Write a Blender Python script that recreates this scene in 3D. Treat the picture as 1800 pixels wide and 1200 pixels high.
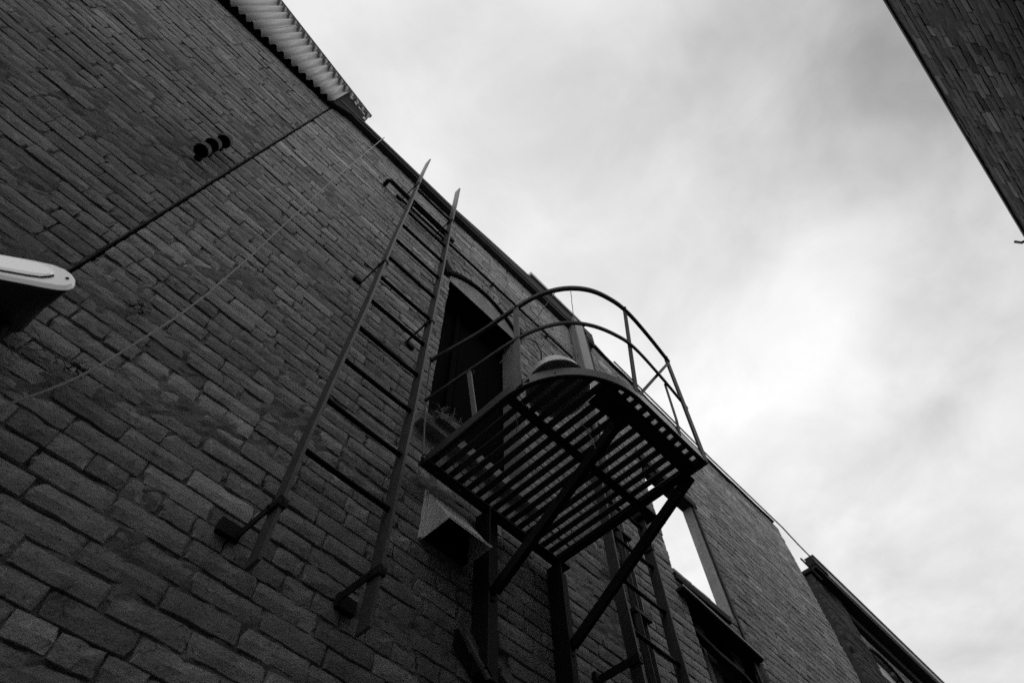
import bpy, math, random
import numpy as np
from mathutils import Vector, Matrix, noise

random.seed(7)
rs = np.random.RandomState(7)
S = bpy.context.scene
for o in list(bpy.data.objects):
    bpy.data.objects.remove(o)

# ------------------------------------------------------------------ camera
# world: X along the brick wall, Y into the wall, Z up, lens at the origin, ground 1.6 m below
RC = ((0.69362172, -0.72002649, -0.02123136),     # camera right
      (0.62869261, 0.6194982, -0.47007189),       # camera down
      (0.351617, 0.31270407, 0.88237274))         # camera forward
F = 1111.652
GROUND = -1.6
cd = bpy.data.cameras.new('camera')
cam = bpy.data.objects.new('camera', cd)
S.collection.objects.link(cam)
r, d, f = (Vector(v) for v in RC)
M = Matrix.Identity(4)
for i in range(3):
    M[i][0] = r[i]; M[i][1] = -d[i]; M[i][2] = -f[i]
cam.matrix_world = M
cd.sensor_width = 36.0
cd.lens = F / 1800.0 * 36.0
cd.clip_start = 0.05
cd.clip_end = 500
cd.dof.use_dof = True
cd.dof.focus_distance = 2.9
cd.dof.aperture_fstop = 3.5
S.camera = cam

# ------------------------------------------------------------------ world: bright overcast sky in grey
SUN = Vector((0.66, -0.06, 0.75)).normalized()
el = math.asin(SUN.z); az = math.atan2(SUN.x, SUN.y)
W = bpy.data.worlds.new('World'); S.world = W
W.use_nodes = True
nt = W.node_tree; N = nt.nodes; L = nt.links
N.clear()
def nn(t, **k):
    n = N.new(t)
    for a, b in k.items(): setattr(n, a, b)
    return n
out = nn('ShaderNodeOutputWorld'); bg = nn('ShaderNodeBackground')
bg.inputs['Strength'].default_value = 0.1
sky = nn('ShaderNodeTexSky', sky_type='NISHITA', sun_disc=False, sun_elevation=el, sun_rotation=az)
bw = nn('ShaderNodeRGBToBW'); L.new(sky.outputs[0], bw.inputs[0])
tc = nn('ShaderNodeTexCoord')
sep = nn('ShaderNodeSeparateXYZ'); L.new(tc.outputs['Generated'], sep.inputs[0])
def mth(op, a, b=None, c=None, clamp=False):
    m = nn('ShaderNodeMath', operation=op, use_clamp=clamp)
    for i, v in enumerate((a, b, c)):
        if v is None: continue
        if isinstance(v, (int, float)): m.inputs[i].default_value = v
        else: L.new(v, m.inputs[i])
    return m.outputs[0]
zc = mth('MAXIMUM', sep.outputs['Z'], 0.12)
comb = nn('ShaderNodeCombineXYZ')
L.new(mth('DIVIDE', sep.outputs['X'], zc), comb.inputs[0]); L.new(mth('DIVIDE', sep.outputs['Y'], zc), comb.inputs[1])
n1 = nn('ShaderNodeTexNoise'); L.new(comb.outputs[0], n1.inputs['Vector'])
n1.inputs['Scale'].default_value = 2.1; n1.inputs['Detail'].default_value = 5; n1.inputs['Roughness'].default_value = 0.5
n1.inputs['Distortion'].default_value = 0.5
n2 = nn('ShaderNodeTexNoise'); L.new(comb.outputs[0], n2.inputs['Vector'])
n2.inputs['Scale'].default_value = 4.2; n2.inputs['Detail'].default_value = 8; n2.inputs['Roughness'].default_value = 0.58
n2.inputs['Distortion'].default_value = 0.4
ramp = nn('ShaderNodeMapRange', interpolation_type='SMOOTHSTEP'); L.new(n1.outputs[0], ramp.inputs[0])
ramp.inputs[1].default_value = 0.33; ramp.inputs[2].default_value = 0.66
ramp.inputs[3].default_value = 8.3; ramp.inputs[4].default_value = 10.1
dot = nn('ShaderNodeVectorMath', operation='DOT_PRODUCT'); L.new(tc.outputs['Generated'], dot.inputs[0]); dot.inputs[1].default_value = SUN
glow = mth('POWER', mth('MAXIMUM', dot.outputs['Value'], 0.0), 6.0)
v = mth('ADD', ramp.outputs[0], mth('MULTIPLY', mth('SUBTRACT', n2.outputs[0], 0.5), 4.2))
v = mth('ADD', v, mth('MULTIPLY', glow, 1.3))
mix = nn('ShaderNodeMix', data_type='FLOAT'); mix.inputs[0].default_value = 0.9
def bank(direction, power, amount):
    q = nn('ShaderNodeVectorMath', operation='DOT_PRODUCT'); L.new(tc.outputs['Generated'], q.inputs[0]); q.inputs[1].default_value = Vector(direction).normalized()
    return mth('MULTIPLY', mth('POWER', mth('MAXIMUM', q.outputs['Value'], 0.0), power), amount)
v = mth('ADD', v, bank((0.37, -0.40, 0.84), 12.0, -5.6))      # heavier cloud bank over the opposite roof
v = mth('ADD', v, bank((0.88, -0.12, 0.45), 14.0, -3.4))      # and low down the alley
L.new(bw.outputs[0], mix.inputs[2]); L.new(v, mix.inputs[3])
L.new(mix.outputs[0], bg.inputs['Color']); L.new(bg.outputs[0], out.inputs['Surface'])

sd = bpy.data.lights.new('sun', 'SUN'); sd.energy = 0.5; sd.angle = math.radians(40); sd.color = (1, 0.995, 0.985)
so = bpy.data.objects.new('sun', sd); S.collection.objects.link(so)
so.rotation_euler = SUN.to_track_quat('Z', 'Y').to_euler(); so.location = (2, -6, 12)
S.view_settings.view_transform = 'Standard'; S.view_settings.look = 'None'
S.view_settings.exposure = 0.0; S.view_settings.gamma = 1.0; S.view_settings.use_curve_mapping = False
S.cycles.use_denoising = False
S.cycles.max_bounces = 5

# ------------------------------------------------------------------ materials
def mat(name, base, rough=0.8, metal=0.0, var=0.0, vscale=8.0, bump=0.0, bscale=60.0, per=0.0, streak=0.0, spec=0.5,
        coat=0.0, pits=0.0, emit=0.0, big=0.0, wear=0.0):
    """grey procedural material; var = patchy tone, per = tone per piece, streak = vertical weather runs"""
    m = bpy.data.materials.new(name); m.use_nodes = True
    t = m.node_tree; nd = t.nodes; lk = t.links
    b = nd['Principled BSDF']
    b.inputs['Roughness'].default_value = rough; b.inputs['Metallic'].default_value = metal
    b.inputs['Specular IOR Level'].default_value = spec
    b.inputs['Coat Weight'].default_value = coat
    geo = nd.new('ShaderNodeNewGeometry')
    def M_(op, a, c, clamp=False):
        x = nd.new('ShaderNodeMath'); x.operation = op; x.use_clamp = clamp
        for i, q in enumerate((a, c)):
            if isinstance(q, (int, float)): x.inputs[i].default_value = q
            else: lk.new(q, x.inputs[i])
        return x.outputs[0]
    def noi(scale, det=6, rg=0.6, vec=None, dist=0.0):
        x = nd.new('ShaderNodeTexNoise'); x.inputs['Scale'].default_value = scale
        x.inputs['Detail'].default_value = det; x.inputs['Roughness'].default_value = rg; x.inputs['Distortion'].default_value = dist
        lk.new(vec or geo.outputs['Position'], x.inputs['Vector']); return x.outputs[0]
    val = base
    if var:
        f1 = M_('MULTIPLY', M_('SUBTRACT', noi(vscale), 0.5), 2.6 * var)
        f2 = M_('MULTIPLY', M_('SUBTRACT', noi(vscale * 7.3, 4, 0.7), 0.5), 1.5 * var)
        val = M_('MULTIPLY', M_('ADD', M_('ADD', f1, f2), 1.0), base)
    if big:
        g = M_('ADD', M_('MULTIPLY', M_('SUBTRACT', noi(1.1, 5, 0.62), 0.5), 3.0 * big), 1.0)
        val = M_('MULTIPLY', val, g)
    if per:
        oi = nd.new('ShaderNodeObjectInfo')
        ri = M_('FRACT', M_('ADD', M_('MULTIPLY', oi.outputs['Random'], 7.13), geo.outputs['Random Per Island']), 0)
        rp = nd.new('ShaderNodeValToRGB'); lk.new(ri, rp.inputs[0])
        e = rp.color_ramp.elements
        e[0].position = 0; e[0].color = (1 - per,) * 3 + (1,)
        e[1].position = 1; e[1].color = (1 + per * 1.5,) * 3 + (1,)
        for p_, c_ in ((0.12, 1 - 0.45 * per), (0.5, 1.0), (0.9, 1 + 0.35 * per), (0.95, 1 + 1.0 * per)):
            q = e.new(p_); q.color = (c_,) * 3 + (1,)
        val = M_('MULTIPLY', val, rp.outputs[0])
    if streak:
        mp = nd.new('ShaderNodeMapping'); lk.new(geo.outputs['Position'], mp.inputs[0]); mp.inputs['Scale'].default_value = (9, 9, 0.55)
        s_ = M_('MULTIPLY', M_('SUBTRACT', noi(1.0, 5, 0.6, mp.outputs[0]), 0.5), 2.4 * streak)
        val = M_('MULTIPLY', val, M_('ADD', s_, 1.0))
    def MR(x, a, b_, c, e_):
        q = nd.new('ShaderNodeMapRange'); q.interpolation_type = 'SMOOTHSTEP'; lk.new(x, q.inputs[0])
        for i, z_ in enumerate((a, b_, c, e_)): q.inputs[i + 1].default_value = z_
        return q.outputs[0]
    if wear:
        val = M_('MULTIPLY', val, MR(noi(23, 5, 0.7, None, 1.2), 0.56, 0.72, 1.0, 1.0 + wear))     # scuffs and lime smears
        val = M_('MULTIPLY', val, MR(noi(13, 6, 0.72, None, 0.6), 0.30, 0.43, 1.0 - 0.75 * wear, 1.0))  # soot and missing faces
        val = M_('MULTIPLY', val, MR(noi(75, 3, 0.6), 0.30, 0.40, 0.45, 1.0))
    if not isinstance(val, float):
        val = M_('MAXIMUM', val, 0.006)
        cc = nd.new('ShaderNodeCombineColor')
        lk.new(val, cc.inputs[0]); lk.new(val, cc.inputs[1]); lk.new(val, cc.inputs[2])
        lk.new(cc.outputs[0], b.inputs['Base Color'])
        if emit:
            lk.new(cc.outputs[0], b.inputs['Emission Color']); b.inputs['Emission Strength'].default_value = emit
    else:
        b.inputs['Base Color'].default_value = (val, val, val, 1)
    if bump:
        h = M_('ADD', noi(bscale, 6, 0.65), M_('MULTIPLY', noi(bscale * 0.22, 4, 0.6), 0.7))
        if pits:
            vo = nd.new('ShaderNodeTexVoronoi'); vo.inputs['Scale'].default_value = bscale * 0.8
            lk.new(geo.outputs['Position'], vo.inputs['Vector'])
            h = M_('ADD', h, M_('MULTIPLY', M_('MINIMUM', vo.outputs['Distance'], 0.28), pits * 3))
        bp = nd.new('ShaderNodeBump'); bp.inputs['Strength'].default_value = 1.0; bp.inputs['Distance'].default_value = bump
        lk.new(h, bp.inputs['Height']); lk.new(bp.outputs[0], b.inputs['Normal'])
    return m

BRICK = mat('worn_brick', 0.385, 0.9, var=0.42, vscale=11, bump=0.003, bscale=110, per=0.32, big=0.3, streak=0.22, wear=0.7, spec=0.12, pits=0.4)
BRICKL = mat('pale_brick', 0.58, 0.9, var=0.2, vscale=10, bump=0.003, bscale=110, per=0.12, spec=0.25)
BRICKD = mat('sooty_brick', 0.30, 0.9, var=0.42, vscale=9, bump=0.003, bscale=110, per=0.26, big=0.25, streak=0.18, wear=0.7, spec=0.12, pits=0.4)
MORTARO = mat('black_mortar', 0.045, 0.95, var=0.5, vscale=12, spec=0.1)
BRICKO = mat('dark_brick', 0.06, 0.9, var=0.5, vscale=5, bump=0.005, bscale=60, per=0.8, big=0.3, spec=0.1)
MORTAR = mat('mortar', 0.25, 0.95, var=0.5, vscale=12, bump=0.004, bscale=110, big=0.15, wear=0.6, spec=0.2)
MORTARD = mat('dark_mortar', 0.18, 0.95, var=0.5, vscale=12, bump=0.004, bscale=110, wear=0.6, spec=0.2)
IRON = mat('rusted_iron', 0.065, 0.62, metal=0.35, spec=0.18, var=0.4, vscale=18, bump=0.0012, bscale=160)
IRONL = mat('worn_painted_iron', 0.085, 0.42, metal=0.25, var=0.35, vscale=14, bump=0.001, bscale=150)
IRONB = mat('black_iron', 0.018, 0.7, metal=0.2, spec=0.18, var=0.4, vscale=20, bump=0.001, bscale=150)
TAR = mat('tarred_coping', 0.05, 0.8, spec=0.18, var=0.4, vscale=6, bump=0.004, bscale=30)
ZINC = mat('galvanised_sheet', 0.46, 0.5, metal=0.2, var=0.08, vscale=3, streak=0.06)
VENTM = mat('pale_sheet_metal', 0.72, 0.5, metal=0.05, var=0.12, vscale=7, bump=0.0005, bscale=60, streak=0.1)
POSTM = mat('pale_worn_iron', 0.20, 0.6, metal=0.1, var=0.3, vscale=20)
BASIN = mat('enamel_basin', 0.6, 0.4, metal=0.15, var=0.22, vscale=14, bump=0.0006, bscale=60)
DUCT = mat('dull_sheet_metal', 0.5, 0.55, metal=0.1, var=0.2, vscale=7, bump=0.0008, bscale=50)
PAINTED = mat('faded_painted_metal', 0.24, 0.6, var=0.25, vscale=6, bump=0.001, bscale=60, streak=0.15)
WHITE = mat('white_plastic', 0.88, 0.28, var=0.05, vscale=12, coat=0.6, bump=0.0003, bscale=120)
LENS = mat('lens_added_glow', 0.85, 0.3, var=0.06, vscale=14, coat=0.5, emit=0.35)  # emission added to brighten the lens
BEZEL = mat('bezel_added_glow', 0.85, 0.3, var=0.06, vscale=14, coat=0.5, emit=0.22)  # emission added to brighten the bezel, itself no light source
DARKPL = mat('dark_plastic', 0.03, 0.5, var=0.3, vscale=10)
TIMBER = mat('weathered_timber', 0.2, 0.9, var=0.4, vscale=14, bump=0.004, bscale=60, streak=0.3)
TIMBERD = mat('dark_timber', 0.022, 0.85, spec=0.18, var=0.4, vscale=10, bump=0.003, bscale=50)
VOID = mat('shade_black', 0.008, 0.95, spec=0.02, var=0.3, vscale=6)  # near-black colour paints the shade in openings, hollows and gaps
CABLE = mat('grey_cable', 0.40, 0.6, var=0.15, vscale=10)
CABLED = mat('black_cable', 0.03, 0.6, var=0.2, vscale=10)
STRAW = mat('dry_straw', 0.45, 0.9, var=0.3, vscale=30)
ASPHALT = mat('asphalt', 0.05, 0.9, var=0.3, vscale=3, bump=0.004, bscale=90)
LITJAMB = mat('lit_jamb_tone', 0.28, 0.9, spec=0.12, wear=0.5, var=0.3, vscale=4, bump=0.003, bscale=50, streak=0.2)  # separate tone carrying the light on the right-hand jambs
GLASS = mat('window_glass', 0.05, 0.06, spec=0.8, var=0.1, vscale=2)

# ------------------------------------------------------------------ helpers
COL = S.collection
def link(name, me, parent=None, material=None, smooth=False, **props):
    o = bpy.data.objects.new(name, me); COL.objects.link(o)
    if parent: o.parent = parent
    if material and me is not None and not me.materials: me.materials.append(material)
    if smooth:
        me.polygons.foreach_set('use_smooth', [True] * len(me.polygons))
    for k, v_ in props.items(): o[k] = v_
    return o
def thing(name, label, cat, group=None, loc=(0, 0, 0)):
    o = bpy.data.objects.new(name, None); COL.objects.link(o); o.location = loc
    o.empty_display_size = 0.1
    o['label'] = label; o['category'] = cat
    if group: o['group'] = group
    return o
def tagit(o, label, cat, group=None):
    o['label'] = label; o['category'] = cat
    if group: o['group'] = group
    return o
class MB:
    def __init__(s): s.v = []; s.f = []
    def add(s, vs, fs):
        n = len(s.v); s.v += [tuple(x) for x in vs]; s.f += [tuple(i + n for i in q) for q in fs]; return s
    def box(s, x0, x1, y0, y1, z0, z1):
        return s.add([(x, y, z) for x in (x0, x1) for y in (y0, y1) for z in (z0, z1)],
              [(0, 1, 3, 2), (4, 6, 7, 5), (0, 4, 5, 1), (2, 3, 7, 6), (0, 2, 6, 4), (1, 5, 7, 3)])
    def bar(s, p, q, w, h, up=(0, 0, 1)):
        """rectangular bar p-q: w across, h along up"""
        p = Vector(p); q = Vector(q); a = (q - p).normalized(); up = Vector(up)
        b_ = a.cross(up)
        if b_.length < 1e-4: b_ = a.cross(Vector((1, 0, 0)))
        b_.normalize(); c = b_.cross(a).normalized()
        vs = [e + b_ * (w / 2 * i) + c * (h / 2 * j) for e in (p, q) for i, j in ((-1, -1), (1, -1), (1, 1), (-1, 1))]
        return s.add(vs, [(0, 1, 2, 3), (7, 6, 5, 4), (0, 4, 5, 1), (1, 5, 6, 2), (2, 6, 7, 3), (3, 7, 4, 0)])
    def sweep(s, pts, w, h, up=(0, 0, 1)):
        """flat strap along a polyline"""
        pts = [Vector(p) for p in pts]; up = Vector(up); ring = []
        for i, p in enumerate(pts):
            a = (pts[min(i + 1, len(pts) - 1)] - pts[max(i - 1, 0)]).normalized()
            b_ = a.cross(up)
            if b_.length < 1e-3: b_ = a.cross(Vector((1, 0, 0)))
            b_.normalize(); c = b_.cross(a).normalized()
            ring.append([p + b_ * (w / 2 * x) + c * (h / 2 * y) for x, y in ((-1, -1), (1, -1), (1, 1), (-1, 1))])
        return s._rings(ring)
    def _rings(s, ring, cap=True):
        n = len(ring[0]); vs = [q for r_ in ring for q in r_]; fs = []
        for i in range(len(ring) - 1):
            for k in range(n):
                fs.append((i * n + k, (i + 1) * n + k, (i + 1) * n + (k + 1) % n, i * n + (k + 1) % n))
        if cap:
            fs.append(tuple(range(n))); fs.append(tuple(range((len(ring) - 1) * n, len(ring) * n))[::-1])
        return s.add(vs, fs)
    def tube(s, pts, r_, n=8, cap=True):
        pts = [Vector(p) for p in pts]; ring = []
        a0 = (pts[1] - pts[0]).normalized()
        b_ = a0.cross(Vector((0, 0, 1)));
        if b_.length < 1e-3: b_ = a0.cross(Vector((1, 0, 0)))
        b_.normalize()
        for i, p in enumerate(pts):
            a = (pts[min(i + 1, len(pts) - 1)] - pts[max(i - 1, 0)]).normalized()
            b_ = (b_ - a * b_.dot(a)).normalized(); c = a.cross(b_)
            rr = r_[i] if isinstance(r_, (list, tuple)) else r_
            ring.append([p + (b_ * math.cos(2 * math.pi * k / n) + c * math.sin(2 * math.pi * k / n)) * rr for k in range(n)])
        return s._rings(ring, cap)
    def prism(s, poly, vec):
        """polygon (3-D points) extruded by vec"""
        n = len(poly); v_ = Vector(vec); vs = [Vector(p) for p in poly] + [Vector(p) + v_ for p in poly]
        fs = [tuple(range(n))[::-1], tuple(range(n, 2 * n))] + [(i, (i + 1) % n, n + (i + 1) % n, n + i) for i in range(n)]
        return s.add(vs, fs)
    def mesh(s, name, fix=True):
        me = bpy.data.meshes.new(name); me.from_pydata(s.v, [], s.f); me.update()
        if fix:
            import bmesh
            bm = bmesh.new(); bm.from_mesh(me); bmesh.ops.recalc_face_normals(bm, faces=bm.faces); bm.to_mesh(me); bm.free()
        return me
    def obj(s, name, m, parent=None, smooth=False, bevel=0, **props):
        o = link(name, s.mesh(name), parent, m, smooth, **props)
        if bevel:
            b_ = o.modifiers.new('bevel', 'BEVEL'); b_.width = bevel; b_.segments = 2; b_.limit_method = 'ANGLE'
        return o
def sag(p, q, d_, n=14, wob=0.0, ax=(0, 0, -1)):
    p = Vector(p); q = Vector(q); ax = Vector(ax); r_ = []
    for i in range(n + 1):
        t = i / n; x = p.lerp(q, t) + ax * (4 * d_ * t * (1 - t))
        if wob and 0 < i < n: x += Vector([random.uniform(-wob, wob) for _ in range(3)])
        r_.append(x)
    return r_
def project(p):
    q = [sum(RC[i][k] * p[k] for k in range(3)) for i in range(3)]
    if q[2] < 0.05: return None
    return q[0] / q[2] * F + 900, q[1] / q[2] * F + 600

# ------------------------------------------------------------------ bricks
def brick_variant(rng, Lx, Hz, rough_=1.0):
    """48 triangles: a fired brick with softened, chipped arrises; front at y=0 facing -Y"""
    nx, nz = 6, 3
    xs = np.linspace(-Lx / 2, Lx / 2, nx); zs = np.linspace(-Hz / 2, Hz / 2, nz)
    xs[1] = -Lx / 2 + 0.012; xs[-2] = Lx / 2 - 0.012
    V = []
    for j in range(nz):
        for i in range(nx):
            edge = i in (0, nx - 1) or j in (0, nz - 1); corner = i in (0, nx - 1) and j in (0, nz - 1)
            x, z = xs[i], zs[j]; y = rng.normal(0, 0.0008)
            if edge:
                y = 0.0008 + abs(rng.normal(0, 0.0016)) * rough_
                z -= math.copysign(abs(rng.normal(0, 0.0022)) * rough_, z) if j != 1 else 0
                x -= math.copysign(abs(rng.normal(0, 0.0016)) * rough_, x) if i in (0, nx - 1) else rng.normal(0, .006)
            if corner:
                y += 0.0012; x *= 0.988; z *= 0.97
                if rng.rand() < 0.2 * rough_: x *= 0.9; y += 0.006
            V.append((x, y, z))
    idx = lambda i, j: j * nx + i
    Fc = [(idx(i, j), idx(i + 1, j), idx(i + 1, j + 1), idx(i, j + 1)) for j in range(nz - 1) for i in range(nx - 1)]
    loop = [idx(i, 0) for i in range(nx)] + [idx(nx - 1, j) for j in range(1, nz)] + \
           [idx(i, nz - 1) for i in range(nx - 2, -1, -1)] + [idx(0, j) for j in range(nz - 2, 0, -1)]
    n0 = len(V)
    for k in loop:
        V.append((V[k][0], 0.045, V[k][2]))
    m = len(loop)
    for k in range(m):
        Fc.append((loop[(k + 1) % m], loop[k], n0 + k, n0 + (k + 1) % m))
    return np.array(V), Fc
STV = [brick_variant(rs, 0.218, 0.0665) for _ in range(22)]
HDV = [brick_variant(rs, 0.103, 0.0665) for _ in range(10)]
def vmesh(name, V, Fc, m):
    me = bpy.data.meshes.new(name); me.from_pydata(V.tolist(), [], Fc); me.materials.append(m)
    me.polygons.foreach_set('use_smooth', [False] * len(Fc)); return me

def lay(x0, x1, z0, top, course=0.075, hole=None, seed=0, wob=0.008):
    """list of bricks (x, z, width scale, variant kind, variant, dy, rot) for a wall in local x/z"""
    rng = np.random.RandomState(seed); res = []
    z = z0; row = 0
    while z < max(top(x0), top(x1)) + 0.2:
        hdr = row % 6 == 3
        Lb, gap = (0.106, 0.0042) if hdr else (0.223, 0.0042)
        x = x0 - rng.rand() * 0.03 - (0 if row % 2 else 0.114)
        zz = z + course / 2
        while x < x1:
            Ln = Lb
            if not hdr and rng.rand() < 0.04: Ln = 0.106
            if not hdr and rng.rand() < 0.05: Ln = 0.165
            a, b_ = x, x + Ln; x += Ln + (0.0006 if rng.rand() < 0.72 else gap + abs(rng.normal(0, 0.0015)))
            a2, b2 = max(a, x0), min(b_, x1)
            if hole:
                a2, b2 = hole(a2, b2, zz)
            if a2 is None or b2 - a2 < 0.03: continue
            c = (a2 + b2) / 2
            if zz + course * 0.45 > top(c): continue
            wv = wob * math.sin(c * 1.3 + row * 0.05) + wob * 0.5 * math.sin(c * 4.1 + row)
            kind = 0 if (b2 - a2) > 0.13 else 1
            base = 0.218 if kind == 0 else 0.103
            res.append((c, zz + wv + rng.normal(0, 0.0011), (b2 - a2) / base, kind,
                        rng.randint(22 if kind == 0 else 10), rng.normal(0, 0.0017) + (0.012 if rng.rand() < 0.012 else 0), rng.normal(0, 0.008)))
        z += course * (1 + rng.normal(0, 0.01)); row += 1
    return res

def build_bricks(bricks, yface, parent, m, facing=1, limit=300, special=None):
    """nearest / largest bricks as parts of their own, the others as one part of kind stuff"""
    sc = []
    for k, b_ in enumerate(bricks):
        p = project((b_[0], yface, b_[1])); a = 0
        if p and -40 < p[0] < 1840 and -40 < p[1] < 1240:
            w = 0.218 * b_[2] if b_[3] == 0 else 0.103 * b_[2]
            c4 = [project((b_[0] + sx * w / 2, yface, b_[1] + sz * 0.034)) for sx, sz in ((-1, -1), (1, -1), (1, 1), (-1, 1))]
            if all(c4):
                a = abs(sum(c4[i][0] * c4[(i + 1) % 4][1] - c4[(i + 1) % 4][0] * c4[i][1] for i in range(4))) / 2
        sc.append(a)
    order = sorted(range(len(bricks)), key=lambda k: -sc[k])
    single = [k for k in order[:limit] if sc[k] > 0]; sset = set(single)
    meS = [vmesh('brick', V, Fc, m) for V, Fc in STV]; meH = [vmesh('brick', V, Fc, m) for V, Fc in HDV]
    rz = 0 if facing == 1 else math.pi
    for k in single:
        c, z, sx, kind, var_, dy, rot = bricks[k]
        o = bpy.data.objects.new('brick', (meS if kind == 0 else meH)[var_]); COL.objects.link(o); o.parent = parent
        o.location = (c, yface + dy * facing, z); o.scale = (sx, 1, 1); o.rotation_euler = (0, rot, rz)
        if special:
            sm = special(c, z)
            if sm: o.material_slots[0].link = 'OBJECT'; o.material_slots[0].material = sm
    VV = []; FF = []; n = 0
    for k, b_ in enumerate(bricks):
        if k in sset: continue
        c, z, sx, kind, var_, dy, rot = b_
        V, Fc = (STV if kind == 0 else HDV)[var_]
        cr, sr = math.cos(rot), math.sin(rot)
        X = V[:, 0] * sx; Y = V[:, 1]; Z_ = V[:, 2]
        P = np.stack([(X * cr + Z_ * sr) * facing + c, Y * facing + yface + dy * facing, -X * sr + Z_ * cr + z], 1)
        VV.append(P); FF.append(np.array(Fc) + n); n += len(P)
    if VV:
        me = bpy.data.meshes.new('brickwork'); V = np.concatenate(VV); Q = np.concatenate(FF)
        me.vertices.add(len(V)); me.vertices.foreach_set('co', V.ravel())
        me.loops.add(Q.size); me.loops.foreach_set('vertex_index', Q.ravel().astype(np.int32))
        me.polygons.add(len(Q)); me.polygons.foreach_set('loop_start', np.arange(0, Q.size, 4, dtype=np.int32))
        me.polygons.foreach_set('use_smooth', [False] * len(Q))
        me.update(calc_edges=True); me.materials.append(m)
        link('brickwork', me, parent, kind='stuff')

def backing(x0, x1, z0, top, yf, thick, m, parent, hole=None, cell=0.03, facing=1, relief=0.0095, recess=0.0062, seed=0, name='wall'):
    """mortar bed as a relief sheet with openings, closed at the back"""
    nx = int((x1 - x0) / cell) + 1; zt = max(top(x0), top(x1), top((x0 + x1) / 2)); nz = int((zt - z0) / cell) + 1
    xs = np.linspace(x0, x1, nx + 1); zs = np.linspace(z0, zt, nz + 1)
    keep = np.zeros((nx, nz), bool)
    for i in range(nx):
        xc = (xs[i] + xs[i + 1]) / 2; tp = top(xc)
        for j in range(nz):
            zc_ = (zs[j] + zs[j + 1]) / 2
            ok = zc_ < tp
            if ok and hole:
                a, b_ = hole(xc - 0.001, xc + 0.001, zc_)
                ok = a is not None and b_ - a > 0.0015
            keep[i, j] = ok
    V = []; Fc = []; ids = {}
    def vid(i, j, back):
        k = (i, j, back)
        if k not in ids:
            x, z = float(xs[i]), float(zs[j])
            if back: y = yf + facing * thick
            else:
                nv = noise.noise(Vector((x * 3.1 + seed, z * 5, seed))) + 0.9 * noise.noise(Vector((x * 24, z * 30, seed + 3)))
                y = yf + facing * min(0.018, max(-0.0008, recess - relief * nv))
            ids[k] = len(V); V.append((x, y, z))
        return ids[k]
    for i in range(nx):
        for j in range(nz):
            if not keep[i, j]: continue
            Fc.append((vid(i, j, 0), vid(i + 1, j, 0), vid(i + 1, j + 1, 0), vid(i, j + 1, 0)))
            Fc.append((vid(i, j, 1), vid(i, j + 1, 1), vid(i + 1, j + 1, 1), vid(i + 1, j, 1)))
            for di, dj, e0, e1 in ((-1, 0, (0, 1), (0, 0)), (1, 0, (1, 0), (1, 1)), (0, -1, (0, 0), (1, 0)), (0, 1, (1, 1), (0, 1))):
                a, c = i + di, j + dj
                if 0 <= a < nx and 0 <= c < nz and keep[a, c]: continue
                p0 = (i + e0[0], j + e0[1]); p1 = (i + e1[0], j + e1[1])
                Fc.append((vid(*p0, 0), vid(*p0, 1), vid(*p1, 1), vid(*p1, 0)))
    me = bpy.data.meshes.new(name); me.from_pydata(V, [], Fc); me.update()
    me.polygons.foreach_set('use_smooth', [False] * len(Fc))
    return link(name, me, parent, m)

WY = 1.55
# ------------------------------------------------------------------ ground
g = MB(); g.add([(-150, -150, GROUND), (150, -150, GROUND), (150, 150, GROUND), (-150, 150, GROUND)], [(0, 1, 2, 3)])
go = g.obj('ground', ASPHALT); go['kind'] = 'structure'

# ------------------------------------------------------------------ main brick building with the black window
WX0, WX1, WZ0, WZ1 = 1.07, 1.80, 2.62, 4.48
def arch_z(x):
    t = (x - (WX0 + WX1) / 2) / ((WX1 - WX0) / 2); return 4.60 + 0.23 * max(0.0, 1 - t * t)
def hole_main(a, b_, z):
    lo, hi = None, None
    if WZ0 < z < WZ1: lo, hi = WX0, WX1
    elif WZ1 <= z < 4.98:
        # tympanum and arch ring
        c = (a + b_) / 2; cx = (WX0 + WX1) / 2; R_ = 0.60; zc_ = 4.355
        if z < 4.98 and abs(z - zc_) < R_:
            hw = math.sqrt(R_ * R_ - (z - zc_) ** 2)
            hw = min(hw, 0.44 + 0.2 * max(0, (z - 4.5)))
            lo, hi = cx - hw, cx + hw
    if lo is None or b_ <= lo or a >= hi: return a, b_
    if a >= lo and b_ <= hi: return None, None
    if a < lo: return a, lo
    return hi, b_
main = thing('brick_building', 'tall old brick wall carrying the long iron ladder and the black arched window', 'building')
topA = lambda x: 5.86 + (0 if x < 1 else (x - 1) * 0.03)
bA = lay(-0.415, 3.0, GROUND, topA, hole=hole_main, seed=3)
def lightb(x, z):
    if -0.14 < x < 0.28 and 1.70 < z < 1.86: return BRICKL
    if 0.16 < x < 0.42 and 1.50 < z < 1.57: return BRICKL
    return None
build_bricks(bA, WY, main, BRICK, special=lightb)
backing(-0.412, 3.0, GROUND, topA, WY, 0.11, MORTAR, main, hole=hole_main, cell=0.028, seed=1.7)
# coping with a dark overhanging soffit
cp = MB()
prof = [(-0.41, 5.84, 5.895), (0.9, 5.84, 5.915), (1.4, 5.865, 6.0), (2.0, 5.89, 6.075), (3.0, 5.93, 6.13)]
rings = []
for x, zb, zt in prof:
    rings.append([Vector((x, 1.49, zb)), Vector((x, 1.49, zt)), Vector((x, 1.70, zt + 0.02)), Vector((x, 1.70, zb))])
cp._rings(rings); cp.obj('coping', TAR, main)
MB().sweep([(-0.41, 1.52, 5.80), (0.9, 1.52, 5.80), (1.4, 1.52, 5.825), (2.0, 1.52, 5.85), (3.0, 1.52, 5.89)], 0.05, 0.035).obj('coping_moulding', TAR, main)
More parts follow.
